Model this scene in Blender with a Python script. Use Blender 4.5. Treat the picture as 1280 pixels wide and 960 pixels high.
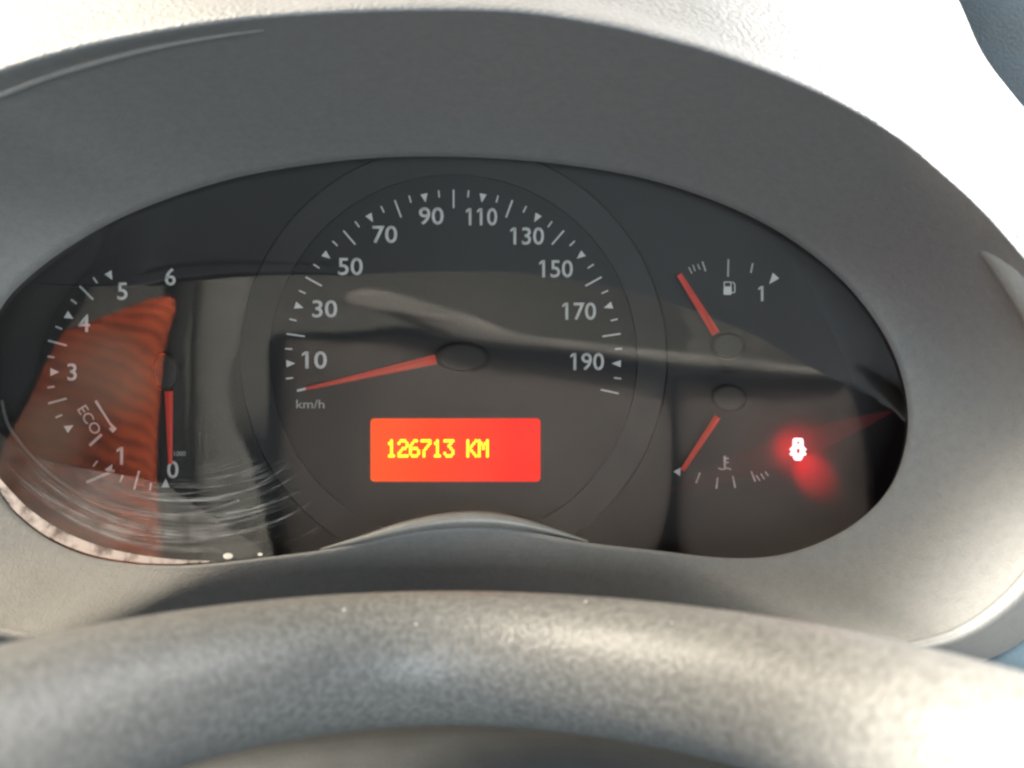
import bpy, bmesh, math, random
from mathutils import Vector, Matrix

random.seed(7)
SC = bpy.context.scene
COL = SC.collection
for o in list(bpy.data.objects):
    bpy.data.objects.remove(o)

# ------------------------------------------------------------------ camera
D = 0.45                      # metres from the lens of the camera to the dial face
S = 0.404 / 1280              # metres per photograph pixel on the dial face
cam_d = bpy.data.cameras.new('camera')
cam_d.sensor_width = 36
cam_d.lens = 36 * D / 0.404
cam_d.clip_start = 0.01
cam_d.clip_end = 50
cam_d.dof.use_dof = True
cam_d.dof.focus_distance = D
cam_d.dof.aperture_fstop = 11
cam = bpy.data.objects.new('camera', cam_d)
cam.location = (0, -D, 0)
cam.rotation_euler = (math.pi / 2, 0, 0)
COL.objects.link(cam)
SC.camera = cam

# ------------------------------------------------------------------ light
W = bpy.data.worlds.new('World')
SC.world = W
W.use_nodes = True
bg = W.node_tree.nodes['Background']
bg.inputs[0].default_value = (0.74, 0.88, 1.0, 1)
bg.inputs[1].default_value = 0.46
SC.view_settings.view_transform = 'Standard'
SC.view_settings.look = 'None'
SC.view_settings.exposure = 0
SC.view_settings.gamma = 1
SC.cycles.filter_width = 2.5
SC.cycles.use_denoising = True


def area(name, loc, target, sx, sy, power, col, spread=180):
    l = bpy.data.lights.new(name, 'AREA')
    l.shape = 'RECTANGLE'
    l.size, l.size_y = sx, sy
    l.energy = power
    l.color = col
    l.spread = math.radians(spread)
    o = bpy.data.objects.new(name, l)
    o.location = loc
    v = Vector(target) - Vector(loc)
    o.rotation_euler = v.to_track_quat('-Z', 'Y').to_euler()
    COL.objects.link(o)
    return o


def spot(name, loc, target, power, col, deg, blend=0.5, r=0.01):
    l = bpy.data.lights.new(name, 'SPOT')
    l.energy = power
    l.color = col
    l.spot_size = math.radians(deg)
    l.spot_blend = blend
    l.shadow_soft_size = r
    o = bpy.data.objects.new(name, l)
    o.location = loc
    v = Vector(target) - Vector(loc)
    o.rotation_euler = v.to_track_quat('-Z', 'Y').to_euler()
    COL.objects.link(o)
    return o


# daylight through the windscreen, the left side window and the window behind the driver, plus an added fill
area('windscreen_daylight', (0.52, 0.10, 0.36), (0.14, -0.10, 0.08), 0.30, 0.25, 21, (1.0, 0.98, 0.94))
area('cabin_fill', (0.45, 0.25, 0.62), (-0.05, -1.0, 0.45), 0.35, 0.25, 15, (1.0, 0.96, 0.88), 60)  # added fill aimed at the seats to strengthen their reflection
area('rear_daylight', (0.10, -0.75, -0.06), (0.06, -0.16, -0.06), 0.30, 0.12, 4.8, (0.82, 0.93, 1.0))
area('left_window_daylight', (-0.54, -0.25, 0.50), (0.12, -0.08, -0.08), 0.26, 0.26, 20, (1.0, 0.89, 0.72))
spot('sun_patch_on_wheel', (-0.16, -0.85, 0.10), (0.195, -0.268, -0.124), 780, (1.0, 0.97, 0.90), 26, 1.0, 0.02)


# ------------------------------------------------------------------ helpers
def P(px, py, d=0.0):
    """a photograph pixel on the plane d metres in front of the dial face"""
    k = (D - d) / D
    return Vector(((px - 640) * S * k, -d, (480 - py) * S * k))


TAU = math.radians(14.5)
LN = Vector((0, -math.cos(TAU), math.sin(TAU)))
L0 = Vector((0, -0.036, 0))
CAM = Vector((0, -D, 0))


def lens_d(px, py):
    """distance of the tilted clear lens in front of the dial face"""
    v = P(px, py, 0) - CAM
    t = (L0 - CAM).dot(LN) / v.dot(LN)
    return -(CAM + v * t).y


def PL(px, py, off=0.0):
    return P(px, py, lens_d(px, py) + off)


def R(px, py, t):
    """the place in the cabin that the lens mirrors at that pixel, t metres from the lens"""
    L = PL(px, py)
    v = (L - CAM).normalized()
    r = v - 2 * v.dot(LN) * LN
    return L + r * t


def tag(o, label=None, cat=None, group=None, kind=None):
    if label: o['label'] = label
    if cat: o['category'] = cat
    if group: o['group'] = group
    if kind: o['kind'] = kind
    return o


def empty(name, loc=(0, 0, 0), parent=None):
    o = bpy.data.objects.new(name, None)
    o.empty_display_size = 0.02
    o.location = loc
    COL.objects.link(o)
    if parent: 
        o.parent = parent
        o.matrix_parent_inverse = Matrix.Translation(-parent_loc(parent))
    return o


def parent_loc(p):
    l = Vector(p.location)
    return l


def obj(name, verts, faces, mat, parent=None, smooth=False):
    me = bpy.data.meshes.new(name)
    off = Vector((0, 0, 0))
    me.from_pydata([tuple(v) for v in verts], [], faces)
    bm = bmesh.new()
    bm.from_mesh(me)
    bmesh.ops.recalc_face_normals(bm, faces=bm.faces)
    bm.to_mesh(me)
    bm.free()
    if smooth:
        for p in me.polygons: p.use_smooth = True
    me.materials.append(mat)
    o = bpy.data.objects.new(name, me)
    COL.objects.link(o)
    if parent:
        o.parent = parent
    return o


def catmull(pts, n=8, closed=False):
    """dense polyline through tuples of any length"""
    out = []
    m = len(pts)
    rng = range(m) if closed else range(m - 1)
    for i in rng:
        if closed:
            p0, p1, p2, p3 = pts[(i - 1) % m], pts[i], pts[(i + 1) % m], pts[(i + 2) % m]
        else:
            p0, p1, p2, p3 = pts[max(i - 1, 0)], pts[i], pts[i + 1], pts[min(i + 2, m - 1)]
        for k in range(n):
            t = k / n
            out.append(tuple(0.5 * (2 * b + (c - a) * t + (2 * a - 5 * b + 4 * c - d) * t * t + (3 * b - a - 3 * c + d) * t ** 3)
                             for a, b, c, d in zip(p0, p1, p2, p3)))
    if not closed: out.append(tuple(pts[-1]))
    return out


def resample(pl, n):
    """n points evenly along a polyline of tuples (by its first two numbers)"""
    acc = [0]
    for a, b in zip(pl, pl[1:]):
        acc.append(acc[-1] + math.hypot(b[0] - a[0], b[1] - a[1]))
    out, j = [], 0
    for i in range(n):
        s = acc[-1] * i / (n - 1)
        while j < len(acc) - 2 and acc[j + 1] < s: j += 1
        t = (s - acc[j]) / max(acc[j + 1] - acc[j], 1e-9)
        out.append(tuple(a + (b - a) * t for a, b in zip(pl[j], pl[j + 1])))
    return out


def by_angle(pl, n, c):
    """n points of a closed star-shaped polyline at even angles round c; keeps the further numbers"""
    out = []
    m = len(pl)
    angs = [math.atan2(c[1] - p[1], p[0] - c[0]) for p in pl]
    for i in range(n):
        a = -math.pi + 2 * math.pi * (i + 0.5) / n
        best = None
        for j in range(m):
            a0, a1 = angs[j], angs[(j + 1) % m]
            da = (a1 - a0 + math.pi) % (2 * math.pi) - math.pi
            db = (a - a0 + math.pi) % (2 * math.pi) - math.pi
            if abs(da) > 1e-9 and 0 <= db / da <= 1 and abs(db) < 1:
                t = db / da
                best = tuple(x + (y - x) * t for x, y in zip(pl[j], pl[(j + 1) % m]))
                break
        out.append(best)
    return out


def grid_faces(nr, nc, closed=False):
    f = []
    for i in range(nr - 1):
        for j in range(nc if closed else nc - 1):
            k = (j + 1) % nc
            f.append((i * nc + j, i * nc + k, (i + 1) * nc + k, (i + 1) * nc + j))
    return f


def prism(name, pts, d0, d1, mat, parent, bevel=0.0, fn=P):
    """solid with a photograph-pixel outline between depths d0 (back) and d1 (front)"""
    n = len(pts)
    v = [fn(x, y, d0) for x, y in pts] + [fn(x, y, d1) for x, y in pts]
    f = [tuple(range(n)), tuple(range(n, 2 * n))] + [(i, (i + 1) % n, n + (i + 1) % n, n + i) for i in range(n)]
    return obj(name, v, f, mat, parent)


def circle(cx, cy, r, n=64, a0=0, a1=360):
    full = abs(a1 - a0) >= 360
    m = n if full else n + 1
    return [(cx + r * math.cos(math.radians(a0 + (a1 - a0) * i / n)), cy - r * math.sin(math.radians(a0 + (a1 - a0) * i / n))) for i in range(m)]


def ring(name, cx, cy, profile, mat, parent, n=160, a0=0, a1=360, clip=None):
    """swept ring: profile is a list of (radius in pixels, depth)"""
    full = abs(a1 - a0) >= 360
    m = n if full else n + 1
    v = []
    for r, d in profile:
        for i in range(m):
            a = math.radians(a0 + (a1 - a0) * i / n)
            v.append(P(cx + r * math.cos(a), cy - r * math.sin(a), d))
    prof = len(profile)
    f = grid_faces(prof, m, full)
    return obj(name, v, f, mat, parent, True)


def tube(name, pts, mat, parent=None, seg=12, flat=1.0, cap=True):
    """tube through (Vector, radius)"""
    v, f = [], []
    n = len(pts)
    up = Vector((0, -1, 0))
    for i, (p, r) in enumerate(pts):
        t = (pts[min(i + 1, n - 1)][0] - pts[max(i - 1, 0)][0]).normalized()
        a = t.cross(up).normalized()
        b = t.cross(a).normalized()
        for k in range(seg):
            an = 2 * math.pi * k / seg
            v.append(p + a * (r * math.cos(an)) + b * (r * flat * math.sin(an)))
    f = grid_faces(n, seg, True)
    if cap:
        f.append(tuple(range(seg)))
        f.append(tuple(range((n - 1) * seg, n * seg)))
    return obj(name, v, f, mat, parent, True)


def glyphs(name, text, cx, cy, h, d, mat, parent, w=None, rot=0.0, bold=0.0, thick=0.0002, spacing=1.0):
    """printed lettering as a thin mesh, h pixels tall, centred on a pixel"""
    cu = bpy.data.curves.new(name, 'FONT')
    cu.body = text
    cu.size = 1
    cu.offset = bold
    cu.extrude = 0.0
    cu.space_character = spacing
    cu.resolution_u = 4
    t = bpy.data.objects.new(name, cu)
    COL.objects.link(t)
    dg = bpy.context.evaluated_depsgraph_get()
    dg.update()
    me = bpy.data.meshes.new_from_object(t.evaluated_get(dg))
    bpy.data.objects.remove(t)
    bpy.data.curves.remove(cu)
    xs = [v.co.x for v in me.vertices]
    ys = [v.co.y for v in me.vertices]
    x0, x1, y0, y1 = min(xs), max(xs), min(ys), max(ys)
    if '1' in text and text[0] == '1':
        # the plain bars of the built-in face become ones with a flag, like the dial's lettering
        H = y1 - y0
        bm = bmesh.new(); bm.from_mesh(me)
        seen, isl = set(), []
        for v in bm.verts:
            if v in seen: continue
            st, comp = [v], []
            seen.add(v)
            while st:
                a = st.pop(); comp.append(a)
                for e in a.link_edges:
                    b = e.other_vert(a)
                    if b not in seen: seen.add(b); st.append(b)
            isl.append((min(q.co.x for q in comp), max(q.co.x for q in comp)))
        isl.sort()
        ones = 2 if text.startswith('11') else 1
        for l, r in isl[:ones]:
            top = y1
            q = [(l + .002, top), (l - .17 * H, top - .15 * H), (l - .17 * H, top - .28 * H), (l + .002, top - .17 * H)]
            bm.faces.new([bm.verts.new((x, y, 0)) for x, y in q][::-1])
        bm.to_mesh(me); bm.free()
        x0 = min(v.co.x for v in me.vertices)
    k = h / (y1 - y0)
    kx = (w / (x1 - x0)) if w else k
    ca, sa = math.cos(rot), math.sin(rot)
    for v in me.vertices:
        x, y = (v.co.x - (x0 + x1) / 2) * kx, (v.co.y - (y0 + y1) / 2) * k
        x, y = x * ca - y * sa, x * sa + y * ca
        v.co = P(cx + x, cy - y, d)
    bm = bmesh.new()
    bm.from_mesh(me)
    bmesh.ops.remove_doubles(bm, verts=bm.verts, dist=1e-7)
    r = bmesh.ops.extrude_face_region(bm, geom=list(bm.faces))
    for g in r['geom']:
        if isinstance(g, bmesh.types.BMVert): g.co.y -= thick
    bmesh.ops.recalc_face_normals(bm, faces=bm.faces)
    bm.to_mesh(me)
    bm.free()
    me.name = name
    me.materials.clear()
    me.materials.append(mat)
    o = bpy.data.objects.new(name, me)
    COL.objects.link(o)
    o.parent = parent
    return o


# ------------------------------------------------------------------ materials
def new_mat(name):
    m = bpy.data.materials.new(name)
    m.use_nodes = True
    nt = m.node_tree
    return m, nt, nt.nodes['Principled BSDF'], nt.nodes['Material Output']


def plastic(name, col, rough=0.5, spec=0.5, grain=0.0, gscale=900, mottle=0.15, mscale=60, cells=False, stretch=None):
    m, nt, b, out = new_mat(name)
    N, K = nt.nodes, nt.links
    b.inputs['Roughness'].default_value = rough
    b.inputs['Specular IOR Level'].default_value = spec
    tc = N.new('ShaderNodeTexCoord')
    mp = N.new('ShaderNodeMapping')
    if stretch: mp.inputs['Scale'].default_value = stretch
    K.new(tc.outputs['Object'], mp.inputs['Vector'])
    n1 = N.new('ShaderNodeTexNoise')
    n1.inputs['Scale'].default_value = mscale
    n1.inputs['Detail'].default_value = 6
    K.new(mp.outputs[0], n1.inputs['Vector'])
    n2 = N.new('ShaderNodeTexNoise')
    n2.inputs['Scale'].default_value = gscale
    n2.inputs['Detail'].default_value = 3
    K.new(mp.outputs[0], n2.inputs['Vector'])
    mix = N.new('ShaderNodeMix'); mix.data_type = 'RGBA'
    mix.inputs[6].default_value = tuple(c * (1 - mottle) for c in col) + (1,)
    mix.inputs[7].default_value = tuple(min(1, c * (1 + mottle)) for c in col) + (1,)
    ad = N.new('ShaderNodeMath'); ad.operation = 'ADD'
    K.new(n1.outputs['Fac'], ad.inputs[0]); K.new(n2.outputs['Fac'], ad.inputs[1])
    hf = N.new('ShaderNodeMapRange')
    hf.inputs[1].default_value = 0.7; hf.inputs[2].default_value = 1.3
    K.new(ad.outputs[0], hf.inputs[0])
    K.new(hf.outputs[0], mix.inputs[0])
    K.new(mix.outputs[2], b.inputs['Base Color'])
    if grain:
        bp = N.new('ShaderNodeBump')
        bp.inputs['Strength'].default_value = grain
        bp.inputs['Distance'].default_value = 0.0006
        if cells:
            vo = N.new('ShaderNodeTexVoronoi')
            vo.inputs['Scale'].default_value = gscale
            K.new(mp.outputs[0], vo.inputs['Vector'])
            inv = N.new('ShaderNodeMath'); inv.operation = 'SUBTRACT'; inv.inputs[0].default_value = 1
            K.new(vo.outputs['Distance'], inv.inputs[1])
            K.new(inv.outputs[0], bp.inputs['Height'])
        else:
            K.new(n2.outputs['Fac'], bp.inputs['Height'])
        K.new(bp.outputs[0], b.inputs['Normal'])
    return m


def emitter(name, col, strength, col2=None, strength2=None, axis=None):
    m, nt, b, out = new_mat(name)
    N, K = nt.nodes, nt.links
    b.inputs['Base Color'].default_value = (0.004, 0.002, 0.002, 1)
    b.inputs['Specular IOR Level'].default_value = 0.02
    b.inputs['Roughness'].default_value = 0.5
    b.inputs['Emission Color'].default_value = (*col, 1)
    b.inputs['Emission Strength'].default_value = strength
    return m


M = {}
M['pad'] = plastic('grained_dash_vinyl', (0.20, 0.20, 0.198), 0.55, 0.4, 0.75, 620, 0.12, 40, cells=True)
M['hood'] = plastic('dark_hood_plastic', (0.105, 0.106, 0.108), 0.60, 0.35, 0.25, 1500, 0.16, 120)
M['bezel'] = plastic('grey_bezel_plastic', (0.150, 0.147, 0.138), 0.55, 0.40, 0.5, 1300, 0.10, 330)
M['wheel'] = plastic('worn_wheel_rubber', (0.116, 0.113, 0.105), 0.48, 0.5, 0.6, 640, 0.26, 640)
M['airbag'] = plastic('dark_airbag_cover', (0.030, 0.031, 0.031), 0.6, 0.3, 0.3, 1300, 0.15, 100)
M['dial'] = plastic('black_dial_face', (0.010, 0.0098, 0.0095), 0.6, 0.2, 0.15, 1500, 0.12, 90)
M['disc'] = plastic('black_speed_disc', (0.008, 0.008, 0.008), 0.6, 0.2, 0.15, 1500, 0.12, 90)
M['ring'] = plastic('satin_black_ring', (0.013, 0.0127, 0.0124), 0.6, 0.25, 0.12, 1500, 0.12, 90)
M['recess'] = plastic('black_recess', (0.022, 0.021, 0.022), 0.6, 0.2, 0.1, 1200, 0.1, 90)
M['print'] = plastic('pale_dial_print', (0.46, 0.46, 0.45), 0.6, 0.2, 0.0, 1500, 0.10, 700)
M['faint'] = plastic('grey_dial_print', (0.32, 0.32, 0.31), 0.6, 0.2, 0.0, 1500, 0.14, 700)
M['needle'] = plastic('red_needle_plastic', (0.56, 0.055, 0.038), 0.35, 0.5, 0.0, 1500, 0.12, 300)
M['hub'] = plastic('black_hub_cap', (0.024, 0.024, 0.023), 0.6, 0.12, 0.1, 1500, 0.1, 120)
M['door'] = plastic('blue_grey_door_trim', (0.026, 0.042, 0.054), 0.7, 0.3, 0.3, 700, 0.18, 60)
M['arc'] = plastic('dark_grey_arc', (0.10, 0.098, 0.094), 0.6, 0.3, 0.0, 1500, 0.1, 120)
M['lens_edge'] = plastic('pale_lens_edge', (0.15, 0.145, 0.13), 0.4, 0.5, 0.1, 1500, 0.15, 200)
M['dust'] = plastic('pale_dust', (0.62, 0.58, 0.52), 0.9, 0.1, 0.2, 900, 0.2, 500)
M['seat'] = plastic('grey_seat_cloth', (0.30, 0.28, 0.25), 0.85, 0.15, 0.4, 420, 0.2, 12)
M['seatdark'] = plastic('brown_grey_seat_cloth', (0.10, 0.085, 0.075), 0.85, 0.15, 0.4, 420, 0.2, 12)
M['wall'] = plastic('cabin_wall_trim', (0.26, 0.25, 0.22), 0.7, 0.25, 0.0, 300, 0.14, 5)
M['pillar'] = plastic('black_belt_pillar', (0.012, 0.012, 0.012), 0.6, 0.25, 0.2, 300, 0.14, 20)


def lens_mat():
    m, nt, b, out = new_mat('clear_lens')
    N, K = nt.nodes, nt.links
    N.remove(b)
    tr = N.new('ShaderNodeBsdfTransparent')
    tr.inputs[0].default_value = (0.96, 0.96, 0.955, 1)
    gl = N.new('ShaderNodeBsdfGlossy')
    gl.inputs['Roughness'].default_value = 0.015
    fr = N.new('ShaderNodeFresnel'); fr.inputs['IOR'].default_value = 1.85
    ge = N.new('ShaderNodeNewGeometry')
    sub = N.new('ShaderNodeMath'); sub.operation = 'SUBTRACT'; sub.inputs[0].default_value = 1
    K.new(ge.outputs['Backfacing'], sub.inputs[1])
    mu = N.new('ShaderNodeMath'); mu.operation = 'MULTIPLY'
    K.new(fr.outputs[0], mu.inputs[0]); K.new(sub.outputs[0], mu.inputs[1])
    mx = N.new('ShaderNodeMixShader')
    K.new(mu.outputs[0], mx.inputs[0]); K.new(tr.outputs[0], mx.inputs[1]); K.new(gl.outputs[0], mx.inputs[2])
    # the gentlest waviness of moulded acrylic
    no = N.new('ShaderNodeTexNoise'); no.inputs['Scale'].default_value = 14
    bp = N.new('ShaderNodeBump'); bp.inputs['Strength'].default_value = 0.05; bp.inputs['Distance'].default_value = 0.002
    tc = N.new('ShaderNodeTexCoord')
    K.new(tc.outputs['Object'], no.inputs['Vector'])
    K.new(no.outputs['Fac'], bp.inputs['Height'])
    K.new(bp.outputs[0], gl.inputs['Normal'])
    K.new(mx.outputs[0], out.inputs[0])
    return m


def film_mat(name, col, alpha, nscale=0, lo=0.45, hi=0.6, trans=False):
    """a thin deposit on the lens: mostly see-through, scatters light"""
    m, nt, b, out = new_mat(name)
    N, K = nt.nodes, nt.links
    N.remove(b)
    tr = N.new('ShaderNodeBsdfTransparent')
    df = N.new('ShaderNodeBsdfTranslucent' if trans else 'ShaderNodeBsdfDiffuse')
    df.inputs[0].default_value = (*col, 1)
    mx = N.new('ShaderNodeMixShader')
    mx.inputs[0].default_value = alpha
    if nscale:
        tc = N.new('ShaderNodeTexCoord')
        no = N.new('ShaderNodeTexNoise'); no.inputs['Scale'].default_value = nscale
        no.inputs['Detail'].default_value = 5
        K.new(tc.outputs['Object'], no.inputs['Vector'])
        mr = N.new('ShaderNodeMapRange')
        mr.inputs[1].default_value = lo; mr.inputs[2].default_value = hi
        mr.inputs[3].default_value = 0; mr.inputs[4].default_value = alpha
        K.new(no.outputs['Fac'], mr.inputs[0])
        K.new(mr.outputs[0], mx.inputs[0])
    K.new(tr.outputs[0], mx.inputs[1]); K.new(df.outputs[0], mx.inputs[2])
    K.new(mx.outputs[0], out.inputs[0])
    return m


M['lens'] = lens_mat()
M['scratch'] = film_mat('fine_scratches', (0.85, 0.85, 0.82), 0.09, 160, 0.30, 0.65)
M['residue'] = film_mat('pale_residue', (0.62, 0.53, 0.48), 0.70, 170, 0.28, 0.56)
M['haze_film'] = film_mat('dust_film', (0.8, 0.76, 0.70), 0.10, 25, 0.35, 0.7)
M['streak'] = film_mat('lamp_streak_film', (0.9, 0.9, 0.9), 0.14, 0, trans=True)  # added film that carries the warning lamp's streak of light


def screen_mat():
    """lit display: orange at its left end, red at its right, with fine cell grain"""
    m, nt, b, out = new_mat('orange_red_display')
    N, K = nt.nodes, nt.links
    b.inputs['Base Color'].default_value = (0.004, 0.002, 0.002, 1)
    b.inputs['Specular IOR Level'].default_value = 0.02
    b.inputs['Roughness'].default_value = 0.5
    tc = N.new('ShaderNodeTexCoord')
    sx = N.new('ShaderNodeSeparateXYZ')
    K.new(tc.outputs['Generated'], sx.inputs[0])
    cr = N.new('ShaderNodeValToRGB')
    cr.color_ramp.elements[0].position = 0.0
    cr.color_ramp.elements[0].color = (1.0, 0.085, 0.004, 1)
    cr.color_ramp.elements[1].position = 0.85
    cr.color_ramp.elements[1].color = (1.0, 0.006, 0.0, 1)
    e = cr.color_ramp.elements.new(0.35); e.color = (1.0, 0.045, 0.001, 1)
    K.new(sx.outputs[0], cr.inputs[0])
    K.new(cr.outputs[0], b.inputs['Emission Color'])
    no = N.new('ShaderNodeTexNoise'); no.inputs['Scale'].default_value = 2500
    K.new(tc.outputs['Object'], no.inputs['Vector'])
    mr = N.new('ShaderNodeMapRange'); mr.inputs[3].default_value = 0.9; mr.inputs[4].default_value = 1.6
    K.new(no.outputs['Fac'], mr.inputs[0])
    K.new(mr.outputs[0], b.inputs['Emission Strength'])
    return m


M['screen'] = screen_mat()
M['digit'] = emitter('yellow_digit', (1.0, 0.80, 0.02), 2.0)
M['lamp'] = emitter('red_white_lamp', (1.0, 0.55, 0.58), 4.0)


def striped_mat(blots):
    m, nt, b, out = new_mat('red_striped_cloth')
    N, K = nt.nodes, nt.links
    b.inputs['Roughness'].default_value = 0.85
    b.inputs['Specular IOR Level'].default_value = 0.1
    tc = N.new('ShaderNodeTexCoord')
    mp = N.new('ShaderNodeMapping'); mp.inputs['Rotation'].default_value = (0, math.radians(-14), 0)
    K.new(tc.outputs['Object'], mp.inputs['Vector'])
    wv = N.new('ShaderNodeTexWave'); wv.wave_type = 'BANDS'; wv.bands_direction = 'Z'
    wv.inputs['Scale'].default_value = 21; wv.inputs['Distortion'].default_value = 4.0
    wv.inputs['Detail'].default_value = 3
    wv.inputs['Detail Scale'].default_value = 2.0
    K.new(mp.outputs[0], wv.inputs['Vector'])
    cr = N.new('ShaderNodeValToRGB')
    cr.color_ramp.elements[0].color = (0.24, 0.040, 0.014, 1)
    cr.color_ramp.elements[1].color = (0.50, 0.088, 0.026, 1)
    cr.color_ramp.elements[0].position = 0.15
    cr.color_ramp.elements[1].position = 0.7
    K.new(wv.outputs['Fac'], cr.inputs[0])
    no = N.new('ShaderNodeTexNoise'); no.inputs['Scale'].default_value = 6; no.inputs['Detail'].default_value = 4
    K.new(tc.outputs['Object'], no.inputs['Vector'])
    mr = N.new('ShaderNodeMapRange'); mr.inputs[1].default_value = 0.35; mr.inputs[2].default_value = 0.7
    mr.inputs[3].default_value = 0.55; mr.inputs[4].default_value = 1.0
    K.new(no.outputs['Fac'], mr.inputs[0])
    mu = N.new('ShaderNodeMix'); mu.data_type = 'RGBA'; mu.blend_type = 'MULTIPLY'
    mu.inputs[0].default_value = 1
    K.new(cr.outputs[0], mu.inputs[6]); K.new(mr.outputs[0], mu.inputs[7])
    # soft cream blots mixed in round the given points
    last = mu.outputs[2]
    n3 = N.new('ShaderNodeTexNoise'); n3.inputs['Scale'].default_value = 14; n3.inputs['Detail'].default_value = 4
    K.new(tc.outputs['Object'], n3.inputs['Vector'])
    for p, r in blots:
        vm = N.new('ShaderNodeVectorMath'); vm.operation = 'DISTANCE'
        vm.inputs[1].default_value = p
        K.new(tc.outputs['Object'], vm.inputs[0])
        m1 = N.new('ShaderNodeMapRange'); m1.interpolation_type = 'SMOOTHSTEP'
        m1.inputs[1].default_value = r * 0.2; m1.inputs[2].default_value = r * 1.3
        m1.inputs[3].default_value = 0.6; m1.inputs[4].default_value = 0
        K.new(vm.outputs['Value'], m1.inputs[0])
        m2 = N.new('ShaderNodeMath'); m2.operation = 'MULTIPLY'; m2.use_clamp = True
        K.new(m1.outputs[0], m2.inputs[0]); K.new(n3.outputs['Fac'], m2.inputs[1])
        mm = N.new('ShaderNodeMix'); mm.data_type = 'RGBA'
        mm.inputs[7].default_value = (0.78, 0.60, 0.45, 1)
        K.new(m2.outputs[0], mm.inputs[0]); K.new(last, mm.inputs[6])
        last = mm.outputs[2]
    K.new(last, b.inputs['Base Color'])
    return m




# ------------------------------------------------------------------ outlines (photograph pixels)
LENS = [(330, 215), (450, 199), (560, 196), (680, 203), (800, 222), (900, 254), (980, 294), (1050, 348), (1100, 410), (1127, 470),
        (1135, 530), (1124, 585), (1100, 626), (1060, 660), (1010, 684), (960, 696), (900, 697), (820, 688), (740, 679), (690, 670),
        (650, 662), (610, 658), (560, 658), (505, 665), (452, 678), (400, 688), (330, 697), (270, 704), (215, 707), (160, 704), (110, 695),
        (62, 675), (22, 645), (0, 617), (-20, 580), (-30, 530), (-24, 450), (0, 388), (30, 352), (80, 313), (150, 273), (240, 238)]
LIP = [(-60, 122, .101), (0, 92, .105), (100, 62, .110), (200, 41, .115), (300, 26, .119), (400, 18, .12), (520, 14, .12), (640, 16, .12),
       (740, 30, .12), (840, 53, .12), (920, 77, .12), (1000, 107, .12), (1070, 141, .12), (1130, 179, .119), (1190, 229, .118),
       (1240, 278, .115), (1292, 340, .108)]
LOW = [(1334, 430, .097), (1350, 540, .088), (1328, 650, .085), (1286, 716, .084), (1240, 761, .084), (1190, 791, .084), (1130, 806, .084),
       (1040, 813, .072), (920, 818, .044), (740, 820, .030), (560, 820, .024), (380, 818, .030), (220, 812, .044), (120, 806, .074),
       (60, 799, .084), (0, 790, .085), (-60, 775, .086), (-150, 745, .084), (-310, 650, .082), (-430, 480, .078), (-400, 290, .080),
       (-270, 180, .086), (-140, 142, .096)]
C0 = (560, 450)
NA = 480
inner = by_angle(catmull([p for p in LENS], 10, True), NA, C0)
outer = by_angle(catmull(LIP + LOW, 10, True), NA, C0)

# which of the NA directions belong to the overhanging hood, and which to the bowl of the bezel
def ang_of(p): return math.atan2(C0[1] - p[1], p[0] - C0[0])
A_R = ang_of((1296, 352))
A_L = ang_of((-140, 200))
is_hood = []
for i in range(NA):
    a = -math.pi + 2 * math.pi * (i + 0.5) / NA
    is_hood.append(A_R < a < A_L)

# ------------------------------------------------------------------ dashboard
dash = empty('dashboard')
tag(dash, 'pale grained dashboard top with a dark hood arching over the dials', 'dashboard')

cluster = empty('instrument_cluster')
tag(cluster, 'oval black instrument cluster with speedometer, rev counter and two small gauges', 'instrument cluster')


def surround():
    rings = []
    NU = 22
    for u in range(NU + 1):
        t = u / NU
        row = []
        for i in range(NA):
            (x0, y0), (x1, y1, d1) = inner[i], outer[i]
            d0 = lens_d(x0, y0) + 0.0015
            a = -math.pi + 2 * math.pi * (i + 0.5) / NA
            top = max(0.0, min(1.0, (math.sin(a) + 0.15) / 0.5))
            e = 1.0 * top + 1.35 * (1 - top)
            f = t ** e
            row.append(P(x0 + (x1 - x0) * t, y0 + (y1 - y0) * t, d0 + (d1 - d0) * f))
        rings.append(row)
    # a short return from the opening's edge down to the lens and the well behind it
    back = [P(x, y, lens_d(x, y) - 0.004) for x, y in inner]
    back2 = [P(560 + (x - 560) * 1.02, 450 + (y - 450) * 1.03, -0.012) for x, y in inner]
    rings = [back2, back] + rings
    # rounded lip, then the outer wall that turns away
    def out(i, px, dd):
        x1, y1, d1 = outer[i]
        dx, dy = x1 - C0[0], y1 - C0[1]
        l = math.hypot(dx, dy)
        return P(x1 + dx / l * px, y1 + dy / l * px, d1 + dd)
    lipr = [(4, .0018), (9, .0022), (14, .0012), (18, -.002), (40, -.02), (62, -.05)]
    wall = [[out(i, px, dd) for i in range(NA)] for px, dd in lipr]
    return rings, wall


rings, wall = surround()


def strip(name, rows, want, mat, parent):
    """the part of a closed loft whose columns satisfy want"""
    nc = NA
    keep = [(j, (j + 1) % nc) for j in range(nc) if want[j] and want[(j + 1) % nc]]
    v = [p for r in rows for p in r]
    f = []
    for i in range(len(rows) - 1):
        for j, k in keep:
            f.append((i * nc + j, i * nc + k, (i + 1) * nc + k, (i + 1) * nc + j))
    used = sorted({q for g in f for q in g})
    ix = {q: n for n, q in enumerate(used)}
    return obj(name, [v[q] for q in used], [tuple(ix[q] for q in g) for g in f], mat, parent, True)


hood_w = is_hood[:]
bowl_w = [(not is_hood[i]) or (not is_hood[i - 1]) or (not is_hood[(i + 1) % NA]) for i in range(NA)]
strip('hood_lining', rings, hood_w, M['bezel'], dash)
strip('bezel_bowl', rings, bowl_w, M['bezel'], cluster)
strip('bezel_wall', [rings[-1]] + wall, bowl_w, M['bezel'], cluster)

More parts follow.
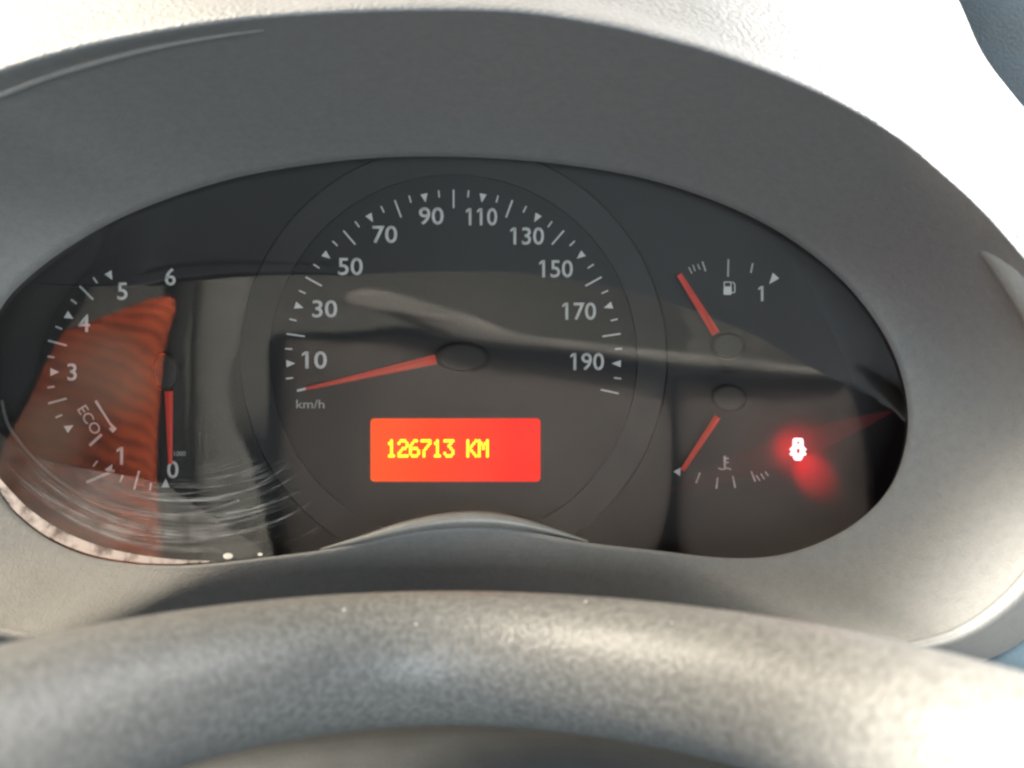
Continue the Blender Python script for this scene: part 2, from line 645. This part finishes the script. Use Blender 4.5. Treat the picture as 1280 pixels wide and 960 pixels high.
# dashboard top: rolls over the hood's lip and runs up and away to the windscreen
lip = resample(catmull([(-430, 300, .081), (-270, 180, .087), (-140, 142, .097)] + LIP[:], 8), 220)
far = resample(catmull([(-900, 0, -.02), (-700, -260, -.10), (100, -520, -.16), (700, -480, -.16), (1050, -230, -.12), (1150, -70, -.06), (1183, -5, -.03),
                        (1212, 60, .0), (1250, 112, .03), (1296, 168, .05), (1352, 240, .06)], 8), 220)
v, rows = [], 0
wid = [min(1.0, math.hypot(b[0] - a[0], b[1] - a[1]) / 420) for a, b in zip(lip, far)]
prof = [(0.0, 0.0), (0.004, .0022), (0.010, .0040), (0.020, .0050), (0.034, .0045), (0.06, .0015)]
for k, (t, dd) in enumerate(prof):
    v += [P(a[0] + (b[0] - a[0]) * t, a[1] + (b[1] - a[1]) * t, a[2] + dd * w + (b[2] - a[2]) * t) for a, b, w in zip(lip, far, wid)]
    rows += 1
for k in range(1, 15):
    t = 0.06 + 0.94 * k / 14
    bulge = 0.018 * math.sin(math.pi * min(1, t))
    v += [P(a[0] + (b[0] - a[0]) * t, a[1] + (b[1] - a[1]) * t, a[2] + (0.0015 * (1 - t) + bulge) * w + (b[2] - a[2]) * t) for a, b, w in zip(lip, far, wid)]
    rows += 1
# side that turns down behind the pad's far edge
v += [P(640 + (b[0] - 640) * 1.01 + 10, b[1] + 6, b[2] - 0.05) for b in far]
rows += 1
obj('dash_pad', v, grid_faces(rows, 220), M['pad'], dash, True)

# raised seam inside the left end of the hood
seam = catmull([(-28, 131, .0995), (0, 119, .1015), (60, 96, .1045), (130, 75, .108), (200, 58, .1115), (275, 45, .115), (330, 38, .117)], 6)
n = len(seam)
tube('hood_seam', [(P(x, y, d), 0.0010 * min(1, i / 5) * math.sin(math.pi * min(1, (1.02 - i / n) * 1.4) / 2) + 0.0001) for i, (x, y, d) in enumerate(seam)], M['bezel'], dash, 8)

# rounded rim that closes the bezel: tapered where it slips under the hood
rim_px = [(1172, 277, .088, .0002), (1192, 279, .090, .0016), (1218, 287, .092, .0040), (1244, 303, .094, .0060), (1272, 333, .095, .0070), (1305, 390, .094, .0066),
          (1336, 470, .091, .005), (1346, 560, .087, .0035), (1326, 652, .084, .002), (1284, 718, .084, .0016), (1238, 763, .084, .0014), (1188, 793, .084, .0014),
          (1128, 808, .084, .0014), (1040, 815, .072, .0014), (920, 820, .044, .0014), (740, 822, .030, .0014), (560, 822, .024, .0014), (380, 820, .030, .0014), (220, 814, .044, .0014), (120, 808, .074, .0016),
          (60, 801, .084, .0018), (0, 792, .085, .0026), (-60, 777, .086, .0030)]
tube('bezel_rim', [(P(x, y, d), max(r, .0001)) for x, y, d, r in catmull(rim_px, 8)], M['bezel'], cluster, 12)

# ------------------------------------------------------------------ cluster: back, dial face, lens
cin = catmull(LENS, 6, True)
big = [(560 + (x - 560) * 1.06, 450 + (y - 450) * 1.08) for x, y in cin]
prism('back_plate', big, -0.018, -0.012, M['recess'], cluster)

FACE = [(160, 262), (300, 205), (450, 188), (640, 188), (800, 210), (905, 248), (965, 292), (1000, 335), (1035, 405), (1062, 465), (1082, 540), (1091, 605),
        (1088, 650), (1060, 690), (1010, 715), (900, 725), (740, 712), (560, 700), (400, 712), (215, 735), (60, 710), (-20, 650), (-45, 590), (-10, 560),
        (18, 520), (45, 475), (72, 420), (98, 370), (125, 320)]
face = catmull(FACE, 6, True)
prism('dial_face', face, -0.006, 0.0, M['dial'], cluster)

# clear lens, 2 mm thick, tilted
n = len(cin)
big = [(560 + (x - 560) * 1.004, 450 + (y - 450) * 1.006) for x, y in cin]
v = [PL(x, y, 0.0) for x, y in big] + [PL(x, y, -0.002) for x, y in big]
obj('lens', v, [tuple(range(n)), tuple(range(n, 2 * n))] + [(i, (i + 1) % n, n + (i + 1) % n, n + i) for i in range(n)], M['lens'], cluster)
lens = bpy.data.objects['lens']

# bright moulded lip along the arched bottom edge of the lens
lipc = catmull([(400, 687), (452, 674), (505, 660), (560, 651), (610, 650), (650, 655), (690, 664), (735, 677)], 8)
n = len(lipc)
tube('lens_lip', [(PL(x, y, 0.0012), 0.0003 + 0.0026 * math.sin(math.pi * i / (n - 1)) ** 1.2) for i, (x, y) in enumerate(lipc)], M['lens_edge'], cluster, 8)

# ------------------------------------------------------------------ gauges
def stroke(name, x0, y0, x1, y1, w, d, mat, parent, th=0.0002):
    dx, dy = x1 - x0, y1 - y0
    l = math.hypot(dx, dy)
    nx, ny = -dy / l * w / 2, dx / l * w / 2
    return prism(name, [(x0 + nx, y0 + ny), (x1 + nx, y1 + ny), (x1 - nx, y1 - ny), (x0 - nx, y0 - ny)], d, d + th, mat, parent)


def radial(name, cx, cy, a, r0, r1, w, d, mat, parent):
    """a = degrees clockwise from straight up"""
    s, c = math.sin(math.radians(a)), -math.cos(math.radians(a))
    return stroke(name, cx + r0 * s, cy + r0 * c, cx + r1 * s, cy + r1 * c, w, d, mat, parent)


def marker(cx, cy, a, r0, r1, w, d, mat, parent):
    """triangle pointing at the hub"""
    s, c = math.sin(math.radians(a)), -math.cos(math.radians(a))
    pts = [(cx + r0 * s, cy + r0 * c), (cx + r1 * s - c * w / 2, cy + r1 * c + s * w / 2), (cx + r1 * s + c * w / 2, cy + r1 * c - s * w / 2)]
    return prism('triangle_marker', pts, d, d + 0.0002, mat, parent)


def needle(cx, cy, x0, y0, w0, x1, y1, w1, d0, parent, tip=None):
    """ridged pointer from (x0, y0) to (x1, y1)"""
    dx, dy = x1 - x0, y1 - y0
    l = math.hypot(dx, dy)
    nx, ny = -dy / l, dx / l
    def row(x, y, w, h):
        return [P(x + nx * w / 2, y + ny * w / 2, d0), P(x + nx * w / 2, y + ny * w / 2, d0 + h * .4), P(x, y, d0 + h),
                P(x - nx * w / 2, y - ny * w / 2, d0 + h * .4), P(x - nx * w / 2, y - ny * w / 2, d0)]
    v = row(x0, y0, w0, .0022) + row(x1, y1, w1, .0010)
    f = [(i, (i + 1) % 5, 5 + (i + 1) % 5, 5 + i) for i in range(5)] + [(0, 1, 2, 3, 4), (5, 6, 7, 8, 9)]
    o = obj('needle', v, f, M['needle'], parent)
    if tip:
        stroke('needle_tip', x1, y1, x1 + dx / l * tip, y1 + dy / l * tip, w1 * 0.8, d0, M['print'], o, 0.0008)
    return o


def hub(cx, cy, rx, ry, d0, h, parent):
    v, rows = [], 0
    N = 32
    for k, dd in ((1.0, 0), (1.0, h * .7), (.93, h * .93), (.80, h)):
        v += [P(cx + rx * k * math.cos(2 * math.pi * i / N), cy + ry * k * math.sin(2 * math.pi * i / N), d0 + dd) for i in range(N)]
        rows += 1
    f = grid_faces(rows, N, True) + [tuple(range(N)), tuple(range((rows - 1) * N, rows * N))]
    o = obj('hub', v, f, M['hub'], parent, False)
    return o


# --- speedometer
SX, SY = 567, 448
sp_disc = circle(SX, SY, 228, 128)
speedo = prism('speedometer', sp_disc, 0.0002, 0.0012, M['disc'], cluster)
PD = 0.0013
ring('dial_ring', SX, SY, [(229, 0.0001), (230, .0014), (266, .0014), (268, 0.0001)], M['ring'], speedo, 160)
for p in bpy.data.objects['dial_ring'].data.polygons: p.use_smooth = False
for kmh in range(0, 201, 5):
    a = -102 + 1.02 * kmh
    if kmh % 20 == 0:
        if kmh == 0: continue
        radial('tick', SX, SY, a, 188, 211, 2.0, PD, M['print'], speedo)
    elif kmh % 10 == 0:
        marker(SX, SY, a, 198, 209, 9, PD, M['print'], speedo)
    else:
        radial('tick', SX, SY, a, 202, 211, 1.8, PD, M['print'], speedo)
for txt, x, y in (('10', 393, 450), ('30', 406, 386), ('50', 438, 333), ('70', 481, 293), ('90', 539, 270), ('110', 602, 271), ('130', 659, 295),
                  ('150', 695, 336), ('170', 724, 389), ('190', 734, 452)):
    glyphs('numeral', txt, x, y, 22, PD, M['print'], speedo, w=(31 if len(txt) == 2 else 42 if txt != '110' else 39), bold=0.012)
glyphs('unit_lettering', 'km/h', 388, 505, 11, PD, M['faint'], speedo, w=35, bold=0.004)
needle(SX, SY, 545, 449, 12, 382, 486, 3.5, 0.0065, speedo, tip=11)
hub(578, 447, 34, 19, 0.0012, 0.0085, speedo)

# --- display window with the mileage
def rrect(x0, y0, x1, y1, r, n=5):
    pts = []
    for cx, cy, a in ((x1 - r, y0 + r, 0), (x0 + r, y0 + r, 90), (x0 + r, y1 - r, 180), (x1 - r, y1 - r, 270)):
        for i in range(n + 1):
            t = math.radians(a + 90 * i / n)
            pts.append((cx + r * math.cos(t), cy - r * math.sin(t)))
    return pts


disp = prism('display', rrect(463, 523, 675.5, 602, 5), 0.0013, 0.0018, M['screen'], cluster)
G = {'1': ["00100", "01100", "00100", "00100", "00100", "00100", "01110"],
     '2': ["01110", "10001", "00001", "00110", "01000", "10000", "11111"],
     '6': ["00110", "01000", "10000", "11110", "10001", "10001", "01110"],
     '7': ["11111", "00001", "00010", "00100", "01000", "01000", "01000"],
     '3': ["11111", "00010", "00100", "00010", "00001", "10001", "01110"],
     'K': ["10001", "10010", "10100", "11000", "10100", "10010", "10001"],
     'M': ["10001", "11011", "10101", "10101", "10001", "10001", "10001"]}
x = 483.0
PW, PH = 2.55, 3.15
for ch in '126713 KM':
    if ch != ' ':
        v, f = [], []
        q = 0
        for r in range(7):
            for c in range(5):
                if G[ch][r][c] == '1':
                    cx, cy = x + (c + .5) * PW, 549.5 + (r + .5) * PH
                    b = len(v)
                    d1 = 0.0021 + q * 1e-6
                    q += 1
                    hx, hy = PW * .72, PH * .66
                    sq = [(cx - hx, cy - hy * .5), (cx - hx * .5, cy - hy), (cx + hx * .5, cy - hy), (cx + hx, cy - hy * .5),
                          (cx + hx, cy + hy * .5), (cx + hx * .5, cy + hy), (cx - hx * .5, cy + hy), (cx - hx, cy + hy * .5)]
                    v += [P(a, e, 0.0019) for a, e in sq] + [P(a, e, d1) for a, e in sq]
                    f += [tuple(range(b + 8, b + 16))] + [(b + i, b + (i + 1) % 8, b + 8 + (i + 1) % 8, b + 8 + i) for i in range(8)]
        obj('character', v, f, M['digit'], disp)
    x += 14.35

# --- rev counter
TX, TY = 207, 465
tach = prism('rev_counter', circle(TX, TY, 158, 96), 0.0002, 0.0009, M['disc'], cluster)
TD = 0.0010
tr_ = catmull([(2, 500), (13, 536), (53, 584), (120, 629), (186, 645), (234, 642), (277, 634), (298, 626)], 8)
tube('dial_ring', [(P(x, y, .0012), .0007) for x, y in tr_], M['arc'], tach, 8)
for q in range(0, 21):
    a = 180 + 7.5 * q
    rp = q / 4
    if 1.25 < rp < 1.9: continue
    if q % 4 == 0:
        marker(TX, TY, a, 133, 144, 10, TD, M['print'], tach)
    elif q % 4 == 2:
        radial('tick', TX, TY, a, 128, 152, 2.6, TD, M['print'] if q < 4 else M['faint'], tach)
    else:
        radial('tick', TX, TY, a, 140, 149, 2.4, TD, M['print'] if q < 4 else M['faint'], tach)
for txt, px_, py_ in (('0', 216, 587), ('1', 150, 570), ('3', 90, 465), ('4', 105, 404), ('5', 153, 364), ('6', 213, 346)):
    glyphs('numeral', txt, px_, py_, 22, TD, M['print'], tach, bold=0.012)
glyphs('eco_lettering', 'ECO', 112, 525, 13, TD, M['faint'], tach, w=38, rot=math.radians(-58), bold=0.0)
br = prism('eco_bracket', [(118, 502), (121, 500), (138, 528), (146, 536), (141, 541), (136, 536), (139, 534)], TD, TD + .0002, M['faint'], tach)
stroke('eco_mark', 112, 557, 127, 543, 3.4, TD, M['faint'], tach)
stroke('eco_mark', 108, 603, 143, 588, 3.4, TD, M['faint'], tach)
glyphs('unit_lettering', 'x1000', 222, 567, 6, TD, M['faint'], tach, w=20)
needle(TX, TY, 211, 489, 10.5, 213, 580, 5, 0.0065, tach)
hub(206, 465, 17, 24, 0.0009, 0.0085, tach)

# --- fuel gauge
fuel = prism('fuel_gauge', circle(908, 432, 34, 40), 0.0002, 0.0008, M['disc'], cluster)
FD = 0.0003
for x0, y0, x1, y1, w, mt in ((861, 334, 865, 342, 1.4, 'faint'), (866, 331, 869, 339, 1.4, 'faint'), (872, 330, 875, 337, 1.4, 'faint'), (878, 327, 882, 339, 1.8, 'faint'),
                              (910.5, 324, 910, 346, 2.0, 'faint'), (941, 329, 938.5, 341, 2.0, 'faint')):
    stroke('tick', x0, y0, x1, y1, w, FD, M[mt], fuel)
prism('triangle_marker', [(966, 341), (974, 348), (961.5, 355)], FD, FD + .0002, M['print'], fuel)
glyphs('numeral', '1', 951, 367, 19, FD, M['print'], fuel, bold=0.006)
pump = prism('fuel_pump_symbol', rrect(904.5, 358, 914.5, 368.5, 1.2), FD, FD + .0002, M['print'], fuel)
for a, b in (((905.3, 358), (905.3, 352.5)), ((904.6, 352.6), (914.4, 352.6)), ((913.7, 352.5), (913.7, 358)), ((915.5, 352.5), (918.5, 355)), ((918.5, 355), (918.5, 365)), ((914.5, 365.6), (918.5, 365.6))):
    stroke('pump_outline', *a, *b, 1.3, FD, M['print'], pump)
needle(910, 432, 895, 417, 10.5, 849, 343, 6.5, 0.005, fuel)
hub(911, 433, 21, 17, 0.0008, 0.0065, fuel)

# --- temperature gauge
temp = prism('temperature_gauge', circle(912, 497, 34, 40), 0.0002, 0.0008, M['disc'], cluster)
for x0, y0, x1, y1, w in ((875, 591, 870, 604, 2.0), (897, 597, 895.5, 611, 2.0), (916, 595, 919, 610, 2.0), (939, 589, 944, 602, 1.8), (945, 594, 950, 601, 1.4), (951, 592, 955.5, 599, 1.4), (956.5, 589.5, 960.5, 595, 1.4)):
    stroke('tick', x0, y0, x1, y1, w, FD, M['faint'], temp)
th = stroke('thermometer_symbol', 906, 570, 906, 585, 3.0, FD, M['faint'], temp)
for a, b in (((906, 573), (911, 573)), ((906, 578), (911, 578)), ((898, 585), (903, 587)), ((903, 587), (909, 585)), ((909, 585), (914, 587))):
    stroke('thermometer_line', *a, *b, 1.8, FD, M['faint'], th)
needle(912, 497, 897, 521, 8.5, 853, 588, 6.0, 0.005, temp)
prism('triangle_marker', [(842, 589.5), (851, 584), (850, 595)], FD, FD + .0002, M['print'], temp)
hub(912, 498, 22, 17, 0.0008, 0.0065, temp)

# --- warning lamp: a car seen from above with its doors open
wl = empty('warning_lamp', parent=cluster)
def half(pts): return pts + [(2 * 997.5 - x, y) for x, y in reversed(pts)]
outl = half([(997.5, 547.6), (992.8, 547.6), (990.9, 549.5), (990.6, 557.5), (986.6, 562), (989.6, 564), (986.8, 567.5), (988.3, 569.4), (991, 569.4), (991.6, 572.5), (994, 575.6), (997.5, 575.6)][::-1])
outl = [p for i, p in enumerate(outl) if i == 0 or p != outl[i - 1]]
# two openings (windscreen and roof) left between four pieces
prism('car_symbol', outl, 0.0003, 0.0006, M['lamp'], wl)
prism('symbol_gap', rrect(995.9, 551.8, 999.6, 554.8, 0.8), 0.0006, 0.0008, M['recess'], wl)
prism('symbol_gap', rrect(995.7, 560.4, 999.6, 566.8, 1.4), 0.0006, 0.0008, M['recess'], wl)
def lamp_light(name, px_, py_, d, tx, ty, power, deg, r, blend):
    o = spot(name, P(px_, py_, d), P(tx, ty, 0), power, (1.0, 0.0, 0.012), deg, blend, r)
    return o
lamp_light('warning_lamp_halo', 997, 562, 0.014, 997.5, 562, 0.15, 95, 0.002, 1.0)
gl_ = bpy.data.lights.new('warning_lamp_glow', 'POINT')
gl_.energy = 0.012; gl_.color = (1.0, 0.0, 0.012); gl_.shadow_soft_size = 0.002
gl_o = bpy.data.objects.new('warning_lamp_glow', gl_)
gl_o.location = P(998, 562, 0.010)
COL.objects.link(gl_o)
lamp_light('warning_lamp_spill', 996, 556, 0.020, 1015, 591, 0.9, 40, 0.0008, 1.0)

# ------------------------------------------------------------------ wear on the lens, then an added streak of lamp light
def arc_strip(pts, w, off):
    """narrow strip lying on the lens along pixel points"""
    v, f = [], []
    n = len(pts)
    for i, (x, y) in enumerate(pts):
        x0, y0 = pts[max(i - 1, 0)]
        x1, y1 = pts[min(i + 1, n - 1)]
        l = math.hypot(x1 - x0, y1 - y0) or 1
        k = w * math.sin(math.pi * (i + .3) / (n - .4)) * .5
        nx, ny = -(y1 - y0) / l * k, (x1 - x0) / l * k
        v += [PL(x + nx, y + ny, off), PL(x - nx, y - ny, off)]
    f = [(2 * i, 2 * i + 1, 2 * i + 3, 2 * i + 2) for i in range(n - 1)]
    return v, f


rnd = random.Random(3)
av, af = [], []
for q in range(120):
    cx, cy = 232 + rnd.gauss(0, 12), 430 + rnd.gauss(0, 14)
    r = rnd.uniform(165, 255)
    a0 = rnd.uniform(205, 300)
    span = rnd.uniform(25, 80)
    xm = rnd.uniform(300, 430)
    pts = []
    for i in range(14):
        a = math.radians(a0 + span * i / 13)
        x, y = cx + r * 1.12 * math.cos(a), cy - r * math.sin(a)
        if y > 690 - max(0, 90 - x) * .8 or x > xm or y < 570: break
        pts.append((x, y))
    if len(pts) < 5: continue
    v, f = arc_strip(pts, rnd.choice((1.0, 1.2, 1.6, 2.4)), 0.0003 + q * 2e-6)
    b = len(av)
    av += v
    af += [tuple(b + i for i in g) for g in f]
o = obj('scratch_marks', av, af, M['scratch'], cluster)
tag(o, kind='stuff')

def edge_band(name, pts, w, mat, off):
    v = []
    n = len(pts)
    for i, (x, y) in enumerate(pts):
        k = w * math.sin(math.pi * (i + .2) / (n - .6))
        dx, dy = 300 - x, 470 - y
        l = math.hypot(dx, dy)
        v += [PL(x, y, off), PL(x + dx / l * k * .5, y + dy / l * k * .5, off), PL(x + dx / l * k, y + dy / l * k, off)]
    f = []
    for i in range(n - 1):
        for j in range(2):
            f.append((3 * i + j, 3 * i + j + 1, 3 * i + 3 + j + 1, 3 * i + 3 + j))
    return tag(obj(name, v, f, mat, cluster), kind='stuff')


edge = catmull([(-24, 560), (-12, 592), (2, 617), (24, 644), (62, 672), (110, 692), (160, 702), (215, 705), (270, 702)], 8)
edge_band('dried_residue', edge, 16, M['residue'], 0.0008)
edge2 = catmull([(-28, 520), (-20, 570), (0, 612), (24, 642), (62, 670), (110, 690), (160, 700), (215, 703), (280, 700), (330, 693)], 8)
edge_band('dust_film', edge2, 120, M['haze_film'], 0.0006)
for x, y, r in ((285, 695, 6), (325, 693, 3)):
    prism('residue_spot', [(x + a * r / 10, y + b * r / 16) for a, b in circle(0, 0, 10, 12)], 0.0004, 0.0011, M['dust'], cluster,
          fn=lambda X, Y, d: PL(X, Y, d))
# long film added to stand in for the warning lamp's streak of light
pts = [(830 + 290 * i / 20, 618 - 106 * i / 20) for i in range(21)]
v, f = arc_strip(pts, 34, -0.0023)
obj('lamp_streak_film', v, f, M['streak'], cluster)

# ------------------------------------------------------------------ steering wheel
wheel = empty('steering_wheel')
tag(wheel, 'grey grained steering wheel rim crossing the foreground below the dials', 'steering wheel')
pts = []
for i in range(61):
    x = -420 + 2140 * i / 60
    u = x - 560
    yo = 740 + u * u / (4500 if u < 0 else 4900)
    yi = 904 + u * u / (2300 if u < 0 else 2700)
    half_ = (yi - yo) / 2
    dist = 0.0180 / (half_ * S) * D
    pts.append((P(x, (yo + yi) / 2, D - dist), 0.0180))
tube('rim', pts, M['wheel'], wheel, 40)
# padded cover in the middle of the wheel
v, rows = [], 0
NC = 80
cov = [(140, 1010), (230, 955), (340, 928), (450, 915), (560, 911), (680, 914), (790, 925), (900, 948), (990, 985), (1040, 1060), (1000, 1300), (560, 1400), (120, 1300), (90, 1090)]
cv = resample(catmull(cov, 8, True) + [cov[0]], NC + 1)[:NC]
for k, dd in ((1.03, .06), (1.0, .098), (.985, .104), (.95, .109), (.85, .115), (.6, .122), (.25, .125)):
    v += [P(560 + (x - 560) * k, 1120 + (y - 1120) * k, dd) for x, y in cv]
    rows += 1
obj('airbag_cover', v, grid_faces(rows, NC, True) + [tuple(range((rows - 1) * NC, rows * NC))], M['airbag'], wheel, True)


def speck(x, y, r, d, parent):
    v = [P(x + r * math.cos(a) * .9, y + r * .8 * math.sin(a), d + dd) for dd in (0, .0006) for a in [2 * math.pi * i / 7 for i in range(7)]]
    f = [tuple(range(7)), tuple(range(7, 14))] + [(i, (i + 1) % 7, 7 + (i + 1) % 7, 7 + i) for i in range(7)]
    return obj('dust_speck', v, f, M['dust'], parent)


def wheel_d(x, y):
    u = x - 560
    yo = 740 + u * u / (4500 if u < 0 else 4900)
    yi = 904 + u * u / (2300 if u < 0 else 2700)
    dist = 0.0180 / ((yi - yo) / 2 * S) * D
    h = (y - (yo + yi) / 2) / ((yi - yo) / 2)
    return D - dist + 0.018 * math.sqrt(max(0, 1 - h * h))


for x, y, r in ((222, 820, 3.4), (175, 834, 2.2), (430, 762, 2.0), (520, 780, 1.8), (732, 752, 1.8), (362, 832, 2.0), (640, 790, 1.6), (90, 860, 1.6), (840, 778, 1.6)):
    speck(x, y, r, wheel_d(x, y) - 0.0003, wheel)

# ------------------------------------------------------------------ what closes the view beside the dashboard
v = []
for dd, ex in ((-.16, 0), (-.12, 12), (-.12, 80), (-.12, 900)):
    v += [P(1080 + ex + 10 * math.sin(i / 3), -200 + 140 * i, dd) for i in range(10)]
o = obj('door_trim', v, grid_faces(4, 10), M['door'], None, True)
md = o.modifiers.new('solid', 'SOLIDIFY'); md.thickness = 0.01
tag(o, 'dark blue-grey door trim seen past the right end of the dashboard', 'door trim')

# ------------------------------------------------------------------ cabin behind the camera, seen mirrored in the lens
def cushion(name, outline, t0, th, mat, parent=None, ins=(0.0, .05, .16, .45)):
    """padded solid whose mirrored outline is given in photograph pixels"""
    pl = catmull(outline, 6, True)
    cx = sum(p[0] for p in pl) / len(pl); cy = sum(p[1] for p in pl) / len(pl)
    v, rows = [], 0
    for k, dt in ((1.0, th), (1.0, .025), (1 - ins[1], .008), (1 - ins[2], 0.0), (1 - ins[3], -.008)):
        v += [R(cx + (x - cx) * k, cy + (y - cy) * k, t0 + dt) for x, y in pl]
        rows += 1
    n = len(pl)
    return obj(name, v, grid_faces(rows, n, True) + [tuple(range(n)), tuple(range((rows - 1) * n, rows * n))], mat, parent, True)


o = cushion('middle_seat', [(352, 432), (372, 424), (440, 424), (500, 418), (560, 424), (640, 436), (760, 446), (826, 462), (838, 500), (836, 620), (810, 700), (700, 790), (480, 790),
                            (372, 740), (350, 640), (346, 500)], 1.0, .14, M['seatdark'])
tag(o, 'brown-grey rounded seat back mirrored in the middle of the clear lens', 'seat')
o = cushion('right_seat', [(848, 478), (900, 472), (1000, 474), (1050, 478), (1070, 510), (1084, 610), (1076, 720), (960, 760), (860, 720), (846, 600)], 1.0, .14, M['seatdark'])
tag(o, 'brown-grey seat back mirrored behind the temperature gauge', 'seat')
o = cushion('gap_shade_slab', [(336, 424), (372, 414), (440, 414), (500, 408), (560, 414), (640, 426), (760, 436), (860, 462), (1000, 464), (1046, 468), (1072, 500), (1088, 600),
                            (1080, 740), (700, 810), (480, 810), (352, 750), (332, 640), (334, 500)], 1.10, .06, M['pillar'])  # black slab added behind the seats for the shade in their gaps
tag(o, 'added black slab behind the mirrored seat backs, standing in for shade in the gaps', 'dark slab')
o = cushion('seat_top_roll', [(425, 378), (450, 362), (490, 366), (540, 392), (600, 412), (700, 424), (860, 446), (1020, 462), (1058, 467), (1056, 474), (980, 472), (860, 462), (700, 440), (590, 428),
                              (520, 408), (470, 388)], 0.95, .12, M['seat'])
tag(o, 'light grey curved seat roll mirrored as a pale wave across the speedometer', 'seat roll')
o = cushion('cabin_wall', [(-150, 150), (500, 120), (960, 140), (985, 330), (1040, 420), (1075, 520), (1090, 610), (1085, 700), (1060, 860), (500, 900), (-150, 860), (-200, 500)], 1.5, .05, M['wall'])
tag(o, 'plain beige-grey cabin wall mirrored behind the seats in the lens', 'cabin wall')
o = cushion('door_pillar', [(252, 250), (300, 240), (322, 300), (300, 400), (284, 470), (300, 560), (330, 640), (345, 760), (262, 770), (240, 600), (240, 420)], .95, .06, M['wall'])
tag(o, 'pale upright pillar trim mirrored between the rev counter and speedometer', 'pillar')
o = cushion('belt_strap', [(222, 230), (258, 240), (246, 330), (232, 420), (236, 560), (240, 700), (246, 790), (190, 790), (184, 640), (190, 480), (206, 360)], .88, .03, M['pillar'])
tag(o, 'black upright strap mirrored behind the needle of the rev counter', 'strap')
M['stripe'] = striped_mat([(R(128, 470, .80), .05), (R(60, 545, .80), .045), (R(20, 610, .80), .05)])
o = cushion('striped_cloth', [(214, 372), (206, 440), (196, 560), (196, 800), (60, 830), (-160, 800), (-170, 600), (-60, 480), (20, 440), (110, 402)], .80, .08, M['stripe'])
tag(o, 'red-orange striped cloth mirrored at the left end of the lens', 'cloth')


spot('cloth_fill_spot', (-0.1, -0.55, 0.75), R(110, 540, .8), 80, (1.0, 0.90, 0.78), 26, 0.4, 0.03)  # spot added to brighten the cloth in the lens reflection

o = cushion('added_dark_panel', [(900, 100), (1300, 100), (1400, 500), (1300, 900), (980, 900)], 1.8, .05, M['pillar'])  # black panel added out of view to darken the reflection's right end
tag(o, 'added black panel mirrored as the dark right end of the lens', 'dark panel')

o = cushion('added_dark_panel', [(-260, 230), (120, 262), (158, 296), (128, 338), (96, 392), (62, 446), (36, 500), (8, 552), (-22, 592), (-220, 640)], .72, .03, M['pillar'],
            ins=(0, .01, .03, .3))  # black panel added before the cloth to darken the reflection's left border
tag(o, 'added black panel mirrored as the dark border left of the rev counter', 'dark panel')
